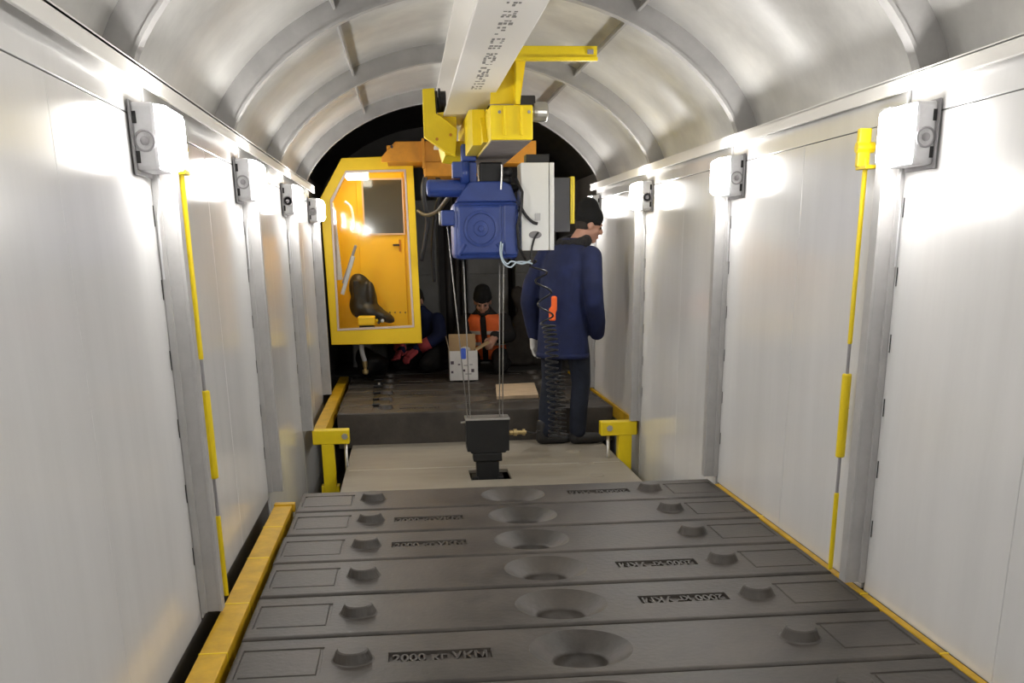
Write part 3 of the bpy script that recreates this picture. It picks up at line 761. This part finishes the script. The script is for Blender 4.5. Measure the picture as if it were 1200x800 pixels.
# ================================================================ SMALL THINGS ON THE FAR SLABS
# carton
t = thing('carton', (.012, 10.05, 0), 'open white cardboard box printed with small pictures', 'box')
x0, x1 = py(527, 430, 9.92).x, py(560, 430, 9.92).x; H = .275
MB().box(x0, x1, 9.92, 9.926, 0, H).build('front_panel', CARDW, t)
MB().box(x0, x1, 10.18, 10.186, 0, H).build('rear_panel', CARDB, t)
MB().box(x0, x0+.006, 9.926, 10.18, 0, H).build('side_panel', CARDW, t); MB().box(x1-.006, x1, 9.926, 10.18, 0, H).build('side_panel', CARDW, t)
MB().box(x0, x1, 9.926, 10.18, 0, .006).build('bottom_panel', CARDB, t)
MB().prism([(10.186, H), (10.18, H), (10.20, H+.135), (10.206, H+.135)], 0, x0+.01, x1).build('rear_flap', CARDB, t)
MB().prism([(x0, H), (x0+.005, H), (x0-.018, H+.12), (x0-.023, H+.12)], 1, 9.93, 10.18).build('side_flap', mat('pale_card', (.55, .45, .36), .8), t)
MB().prism([(x1, H), (x1-.005, H), (x1+.115, H+.07), (x1+.12, H+.065)], 1, 9.93, 10.18).build('side_flap', CARDB, t)
for (qx, qy, w_, h_) in ((530, 425, .03, .03), (538, 427, .022, .012), (530, 436, .022, .022), (544, 434, .02, .022), (554, 434, .028, .03), (546, 428, .04, .006), (552, 427, .03, .006), (549, 438, .06, .006)):
    p = py(qx, qy, 9.92); MB().box(p.x-w_/2, p.x+w_/2, 9.9185, 9.92, p.z-h_/2, p.z+h_/2).build('printed_picture', INK, t)
MB().ball((x0+.16, 10.05, H), .05, .05, .03).build('packing', CARDW, t, smooth=True)
# plank
a, b, c, d = pz(581, 450, .03), pz(626, 448, .03), pz(631, 462, .03), pz(582, 464, .03)
mb = MB().add([(p.x, p.y, z) for z in (.001, .03) for p in (a, b, c, d)], [(0, 1, 2, 3), (7, 6, 5, 4), (0, 4, 5, 1), (1, 5, 6, 2), (2, 6, 7, 3), (3, 7, 4, 0)])
tag(mb.build('wooden_board', WOOD, bevel=.002), 'pale wooden board lying on the far slabs behind the ropes', 'board')
# dark chain of blocks on the far slabs
t = thing('rubber_strip', (-.73, 8.6, 0), 'dark rubber strip of square pads lying across the far slabs', 'strip')
for k in range(5):
    p = pz(447, 474-k*7.2, 0)
    MB().box(p.x-.07, p.x+.07, p.y-.10, p.y+.10, .002, .022).build('pad', BLACK, t, bevel=.006)
# dark heap under the cab and tarp behind the orange vest
mb = MB(); rr = random.Random(9)
for k in range(14): mb.ball((-.93+rr.uniform(0, .16), 10.2+rr.uniform(-.08, .1), .10+rr.uniform(0, .14)), rr.uniform(.08, .11), .1, rr.uniform(.07, .1))
tag(remesh(mb.build('cloth_heap', BLACK), .02, 3), 'black bundled cloth heap on the deck under the cab', 'bundle')
mb = MB()
for (qx, qy, r_) in ((600, 350, .10), (608, 365, .13), (604, 385, .16), (612, 400, .17), (604, 415, .2), (618, 425, .2), (600, 430, .22), (596, 345, .08)):
    p = py(qx, qy, 11.12); mb.ball((p.x+.10, 11.12, max(p.z, .2)), r_, r_*.7, r_*1.1)
mb.box(.46, .80, 11.0, 11.25, .01, .2)
tag(remesh(mb.build('tarpaulin', TARP), .02, 4), 'brown tarpaulin heap standing behind the orange vest', 'tarpaulin')
# brass shim and offcut by the man's side
p = pz(436, 440, .0)
tag(MB().lathe((-.78, 9.62, .001), (0, 0, 1), [(.03, 0), (.03, .02), (.012, .022), (.012, .035), (0, .036)], 12).build('steel_cap', STEEL), 'small steel cap on the far slabs under the hanging hose', 'cap')

# ================================================================ PEOPLE
class Fig:
    """helper: local frame f (facing), l (person's own left), z -> world"""
    def __init__(s, origin, fx, fy):
        n = math.hypot(fx, fy); s.o = Vector(origin); s.F = Vector((fx/n, fy/n, 0)); s.L = Vector((-fy/n, fx/n, 0))
    def p(s, f, l, z): return s.o+s.F*f+s.L*l+Vector((0, 0, z))
    def loft(s, mb, rings, n=18):
        """rings: (f,l,z, half-width along l, half-depth along f)"""
        vs = []
        for (f, l, z, a, b) in rings:
            c = s.p(f, l, z)
            for k in range(n):
                t = 2*math.pi*k/n; vs.append(c+s.L*(a*math.cos(t))+s.F*(b*math.sin(t)))
        fs = [(i*n+k, i*n+(k+1) % n, (i+1)*n+(k+1) % n, (i+1)*n+k) for i in range(len(rings)-1) for k in range(n)]
        fs += [tuple(range(n-1, -1, -1)), tuple((len(rings)-1)*n+k for k in range(n))]
        return mb.add(vs, fs)
    def limb(s, mb, pts):
        P = [s.p(*q[:3]) for q in pts]; R = [q[3] for q in pts]
        for a, b, ra, rb in zip(P[:-1], P[1:], R[:-1], R[1:]): mb.tube([a, b], [ra, rb], 14)
        for a, ra in zip(P, R): mb.ball(a, ra, n=14, m=10)
        return mb
    def hand(s, mb, wrist, dirv, side, grip=.3, k=1.0):
        """palm, four unequal bent fingers, and a thumb; dirv: (f,l,z) direction, side: (f,l,z) palm width direction (towards thumb)"""
        D = (s.F*dirv[0]+s.L*dirv[1]+Vector((0, 0, dirv[2]))).normalized()
        W = (s.F*side[0]+s.L*side[1]+Vector((0, 0, side[2]))); W = (W-D*W.dot(D)).normalized(); Nn = D.cross(W)
        w = s.p(*wrist)
        for i in range(5):
            q = w+D*(.018*i*k); mb.ball(q+W*.012*k, .026*k, n=10, m=8); mb.ball(q-W*.018*k, .024*k, n=10, m=8)
        for i, (off, ln) in enumerate(((.033, .068), (.012, .078), (-.010, .073), (-.030, .058))):
            a = w+D*.075*k+W*off*k; prev = a; ang = 0
            for j in range(3):
                ang += grip*(.6+.4*j); d = D*math.cos(ang)+Nn*math.sin(ang); nx = prev+d*(ln*k*(.45, .32, .23)[j])
                mb.tube([prev, nx], [.0105*k, .0095*k], 8); mb.ball(nx, .0098*k, n=8, m=6); prev = nx
        a = w+D*.02*k+W*.03*k; b = a+(D*.6+W*.75).normalized()*.038*k; c = b+(D*.95+W*.2+Nn*.2).normalized()*.032*k
        mb.tube([a, b], [.014*k, .012*k], 8); mb.tube([b, c], [.012*k, .010*k], 8); mb.ball(b, .012*k, n=8, m=6); mb.ball(c, .010*k, n=8, m=6)
        return mb
    def head(s, mb, c, look, tilt=0.):
        """skull, jaw, nose, ears, brow and lips; c local centre; look: (f,l,z)"""
        Fh = (s.F*look[0]+s.L*look[1]+Vector((0, 0, look[2]))).normalized(); Z = Vector((0, 0, 1)); Lh = Z.cross(Fh).normalized(); Uh = Fh.cross(Lh)
        M3 = Matrix((Fh, Lh, Uh)).transposed(); C = s.p(*c)
        def q(f, l, z): return C+M3 @ Vector((f, l, z))
        mb.ball(q(-.008, 0, .025), .095, .077, .092, 18, 12, M3)
        mb.ball(q(.022, 0, -.045), .068, .060, .072, 16, 10, M3)
        mb.ball(q(.066, 0, -.092), .026, .030, .024, 12, 8, M3)
        mb.tube([q(.082, 0, .018), q(.108, 0, -.022)], [.010, .016], 8); mb.ball(q(.104, 0, -.026), .017, .016, .012, 10, 8, M3)
        for sg in (-1, 1):
            mb.ball(q(-.005, sg*.079, -.01), .020, .010, .032, 10, 8, M3)
            mb.ball(q(.076, sg*.03, .026), .016, .024, .010, 10, 8, M3)
            mb.ball(q(.060, sg*.042, -.028), .026, .022, .02, 10, 8, M3)
        mb.ball(q(.086, 0, -.062), .012, .024, .010, 10, 8, M3)
        return q, M3

def eyes(q, M3, parent):
    for sg in (-1, 1):
        e = MB().ball(q(.083, sg*.031, .003), .010, .013, .008, 10, 8, M3); e.build('eye', mat('eye_dark', (.03, .025, .02), .3), parent, smooth=True)

# --- standing man
G = Fig((.655, 7.80, -.25), .75, .66)
t = thing('person', (.655, 7.80, -.25), 'person in navy jacket, jeans and black knit hat standing on the pale plate, looking down', 'person')
bd = MB()
G.limb(bd, [(.06, 0, 1.36, .06), (.13, -.01, 1.46, .058), (.19, -.03, 1.54, .055)])
q, M3 = G.head(bd, (.245, -.05, 1.60), (.80, -.60, -.38))
body = remesh(bd.build('body', SKIN, t), .008, 3)
eyes(q, M3, body)
MB().tube([q(.093, -.022, -.066), q(.097, 0, -.064), q(.093, .022, -.066)], .0045, 6).build('mouth', mat('lips', (.32, .11, .09), .5), body, smooth=True)
hr = MB(); hr.ball(q(-.045, 0, -.02), .06, .075, .06, 14, 10, M3); hr.build('hair', HAIR, t, smooth=True)
tr = MB()
G.loft(tr, [(0, 0, .72, .15, .12), (0, 0, .86, .175, .13), (0, 0, 1.0, .165, .12)])
G.limb(tr, [(0, .095, .86, .098), (.015, .115, .66, .088), (.0, .115, .47, .072), (-.055, .105, .28, .068), (-.08, .10, .10, .064)])
G.limb(tr, [(.02, -.095, .86, .098), (.06, -.11, .66, .088), (.09, -.11, .47, .073), (.07, -.105, .28, .07), (.065, -.10, .11, .066)])
remesh(tr.build('trousers', JEANS, t), .013, 5)
def boot(f, l, df, dl, nm='boot'):
    b = MB(); d = Vector((df, dl)); d.normalize(); ax, ay = d.x, d.y
    def c(u, v, z): return (f+ax*u-ay*v, l+ay*u+ax*v, z)
    G.limb(b, [(*c(-.02, 0, .055), .05), (*c(-.015, 0, .15), .054)])
    G.limb(b, [(*c(-.03, 0, .048), .046), (*c(.06, 0, .046), .044), (*c(.14, 0, .043), .041), (*c(.175, 0, .04), .036)])
    o = remesh(b.build(nm, LEATHER, t), .009, 3)
    for v in o.data.vertices:
        if v.co.z < .004: v.co.z = .002
    so = MB(); G.loft(so, [(*c(0.06, 0, .001), .052, .10), (*c(0.06, 0, .016), .052, .10)], 4) if False else None
    return o
boot(-.085, .10, .75, -.66); boot(.075, -.10, .78, -.62)
jk = MB()
G.loft(jk, [(.0, 0, .655, .215, .165), (.0, 0, .72, .212, .165), (.0, 0, .95, .195, .15), (.02, 0, 1.15, .205, .15), (.045, 0, 1.30, .215, .15), (.065, 0, 1.40, .195, .12), (.085, 0, 1.46, .12, .09), (.11, 0, 1.51, .08, .075)])
G.limb(jk, [(.05, .20, 1.37, .085), (-.03, .265, 1.18, .078), (-.05, .285, 1.06, .072), (-.02, .285, .93, .066), (.0, .28, .82, .058)])
G.limb(jk, [(.08, -.20, 1.37, .085), (.02, -.265, 1.18, .078), (.03, -.275, 1.06, .072), (.10, -.25, .92, .064), (.15, -.21, .84, .06)])
remesh(jk.build('jacket', NAVY, t), .012, 5)
co = MB()
for k in range(14):
    a = 2*math.pi*k/14; co.ball(G.p(.125+.085*math.cos(a), .095*math.sin(a), 1.475+.02*math.cos(a)), .047)
remesh(co.build('fur_collar', FUR, t), .012, 2)
hm = MB(); G.loft(hm, [(.0, 0, .66, .219, .169), (.0, 0, .695, .219, .169)]); hm.build('jacket_hem', NAVYD, t, smooth=True)
ht = MB(); ht.ball(q(-.022, 0, .052), .112, .096, .092, 18, 12, M3); ht.ball(q(-.05, 0, .10), .085, .08, .085, 16, 10, M3); ht.ball(q(-.03, 0, .045), .104, .094, .05, 16, 10, M3)
remesh(ht.build('knit_hat', KNIT, t), .010, 3)
cuff = MB().ball(q(-.02, 0, .028), .112, .098, .03, 20, 8, M3).build('hat_cuff', KNIT, t, smooth=True)
gl = MB(); G.hand(gl, (.0, .28, .80), (.05, -.02, -1), (1, 0, 0), .28, 1.12)
remesh(gl.build('glove', GLOVE, t), .006, 2)
og = MB()
pp = py(648, 361, 7.62); 
og.box(pp.x-.012, pp.x+.03, pp.y-.01, pp.y+.02, pp.z-.02, pp.z+.085); og.box(pp.x-.03, pp.x+.02, pp.y-.01, pp.y+.02, pp.z-.09, pp.z+.0)
remesh(og.build('pocket_flag', ORGLOVE, t), .008, 2)

# --- man in the orange vest, kneeling at the carton
def kneel(origin, fx, fy, label, jm, hat=True, vest=True, glove=None, reach=((.33, .13, .36), (.33, -.13, .36)), headoff=(.20, 0, .70), look=(.85, .12, -.45), sc=1.0):
    G = Fig(origin, fx, fy)
    t = thing('person', origin, label, 'person')
    bd = MB(); G.limb(bd, [(.09, 0, .50, .055), (.135, 0, .60, .052), headoff[:2]+(headoff[2]-.03, .055)])
    q, M3 = G.head(bd, headoff, look)
    for i, rch in enumerate(reach):
        if glove is None: G.hand(bd, rch, (.7, -.25 if i == 0 else .25, -.5), (0, -1 if i == 0 else 1, .2), .35)
    body = remesh(bd.build('body', SKIN, t), .008, 3); eyes(q, M3, body)
    MB().tube([q(.093, -.022, -.066), q(.097, 0, -.064), q(.093, .022, -.066)], .0045, 6).build('mouth', MATS['lips'], body, smooth=True)
    tr = MB()
    G.loft(tr, [(-.10, 0, .10, .16, .14), (-.09, 0, .20, .18, .15), (-.06, 0, .30, .165, .13)])
    for sg in (-1, 1):
        G.limb(tr, [(-.06, sg*.10, .18, .095), (.12, sg*.15, .15, .085), (.28, sg*.18, .085, .075)])
        G.limb(tr, [(.28, sg*.18, .075, .07), (.05, sg*.17, .06, .058), (-.14, sg*.16, .055, .05)])
    remesh(tr.build('trousers', DCLOTH, t), .014, 4)
    for sg in (-1, 1):
        b = MB(); G.limb(b, [(-.13, sg*.16, .055, .05), (-.24, sg*.16, .05, .045), (-.27, sg*.16, .07, .04)]); remesh(b.build('boot', LEATHER, t), .01, 2)
    jk = MB()
    G.loft(jk, [(-.07, 0, .16, .175, .145), (-.04, 0, .28, .17, .14), (.03, 0, .42, .19, .14), (.08, 0, .52, .19, .125), (.11, 0, .58, .13, .09), (.13, 0, .62, .085, .08), (.155, 0, .655, .072, .07)])
    for sg, rch in zip((1, -1), reach):
        G.limb(jk, [(.08, sg*.185, .51, .078), (.13, sg*.25, .37, .07), ((rch[0]+.14)*.5, (rch[1]+sg*.25)*.5, (rch[2]+.34)*.5, .06), (rch[0]-.03, rch[1], rch[2]+.02, .048)])
    remesh(jk.build('jacket', jm, t), .012, 4)
    if glove is not None:
        for i, rch in enumerate(reach):
            gl = MB(); G.hand(gl, rch, (.7, -.25 if i == 0 else .25, -.5), (0, -1 if i == 0 else 1, .2), .35, 1.1); remesh(gl.build('glove', glove, t), .007, 2)
    if vest:
        for sg in (-1, 1):      # two fronts and a back, open down the middle
            n = 14; vs = []
            prof = [(-.05, .13, .188, .16), (-.035, .22, .188, .158), (.0, .34, .192, .156), (.04, .44, .202, .155), (.075, .52, .198, .14), (.10, .575, .14, .11)]
            for (f, z, a, b) in prof:
                for o_ in (1.0, .93):
                    for k in range(n):
                        u = math.pi/2-.16-(math.pi-.16)*k/(n-1)
                        c = G.p(f, 0, z); vs.append(c+G.L*(sg*a*o_*math.cos(u))+G.F*(b*o_*math.sin(u)))
            m_ = len(prof); fs = []
            for i in range(m_-1):
                for k in range(n-1):
                    A, B = i*2*n+k, (i+1)*2*n+k
                    fs += [(A, A+1, B+1, B), (A+n, B+n, B+n+1, A+n+1)]
                fs += [(i*2*n, (i+1)*2*n, (i+1)*2*n+n, i*2*n+n), (i*2*n+n-1, i*2*n+2*n-1, (i+1)*2*n+2*n-1, (i+1)*2*n+n-1)]
            for k in range(n-1):
                fs += [(k, k+n, k+n+1, k+1), ((m_-1)*2*n+k, (m_-1)*2*n+k+1, (m_-1)*2*n+k+1+n, (m_-1)*2*n+k+n)]
            MB().add(vs, fs).build('vest_half', ORANGE, t, smooth=True)
            for z0_, f0 in ((.27, -.02), (.38, .015)):
                vs = []
                for zz in (z0_, z0_+.035):
                    for k in range(n):
                        u = math.pi/2-.16-(math.pi-.16)*k/(n-1); c = G.p(f0+(zz-z0_)*.3, 0, zz); vs.append(c+G.L*(sg*.202*math.cos(u))+G.F*(.166*math.sin(u)))
                MB().add(vs, [(k, k+1, n+k+1, n+k) for k in range(n-1)]).build('reflective_band', REFL, t, smooth=True)
    if hat:
        ht = MB(); ht.ball(q(-.016, 0, .055), .106, .092, .088, 18, 12, M3); ht.ball(q(-.04, 0, .095), .085, .08, .06, 16, 10, M3)
        remesh(ht.build('knit_hat', KNIT, t), .010, 3)
        MB().ball(q(-.014, 0, .035), .108, .094, .028, 20, 8, M3).build('hat_cuff', KNIT, t, smooth=True)
        be = MB(); be.ball(q(.045, 0, -.085), .055, .06, .042, 14, 10, M3); be.ball(q(.02, .05, -.05), .035, .022, .05, 10, 8, M3); be.ball(q(.02, -.05, -.05), .035, .022, .05, 10, 8, M3)
        remesh(be.build('beard', BEARD, t), .009, 2)
    else:
        hh = MB(); hh.ball(q(-.026, 0, .045), .096, .086, .085, 18, 12, M3); hh.ball(q(-.055, 0, -.01), .06, .078, .07, 14, 10, M3); remesh(hh.build('hair', HAIR, t), .010, 2)
    return G, t
kneel((.30, 10.62, .0), -.25, -.95, 'person in orange reflective vest and black knit hat kneeling over the open carton', DCLOTH)
Gb, tb = kneel((-.285, 10.95, 0), -.62, -.75, 'bareheaded person in blue jacket kneeling half hidden behind the cab', NAVY, hat=False, vest=False, glove=REDGLOVE, reach=((.36, .10, .22), (.36, -.10, .20)))
MB().tube([Gb.p(.34, -.10, .23), Gb.p(.30, -.16, .26)], .062, 12).build('red_cuff', REDGLOVE, tb, smooth=True)
MB().tube([Gb.p(.30, .12, .25), Gb.p(.24, .2, .30)], .062, 12).build('red_cuff', REDGLOVE, tb, smooth=True)
MB().tube([Gb.p(.10, -.22, .105), Gb.p(-.06, -.19, .10)], .066, 12).build('hivis_band', HIVIS, tb, smooth=True)

for o in bpy.data.objects:
    if '_o' in o: del o['_o']
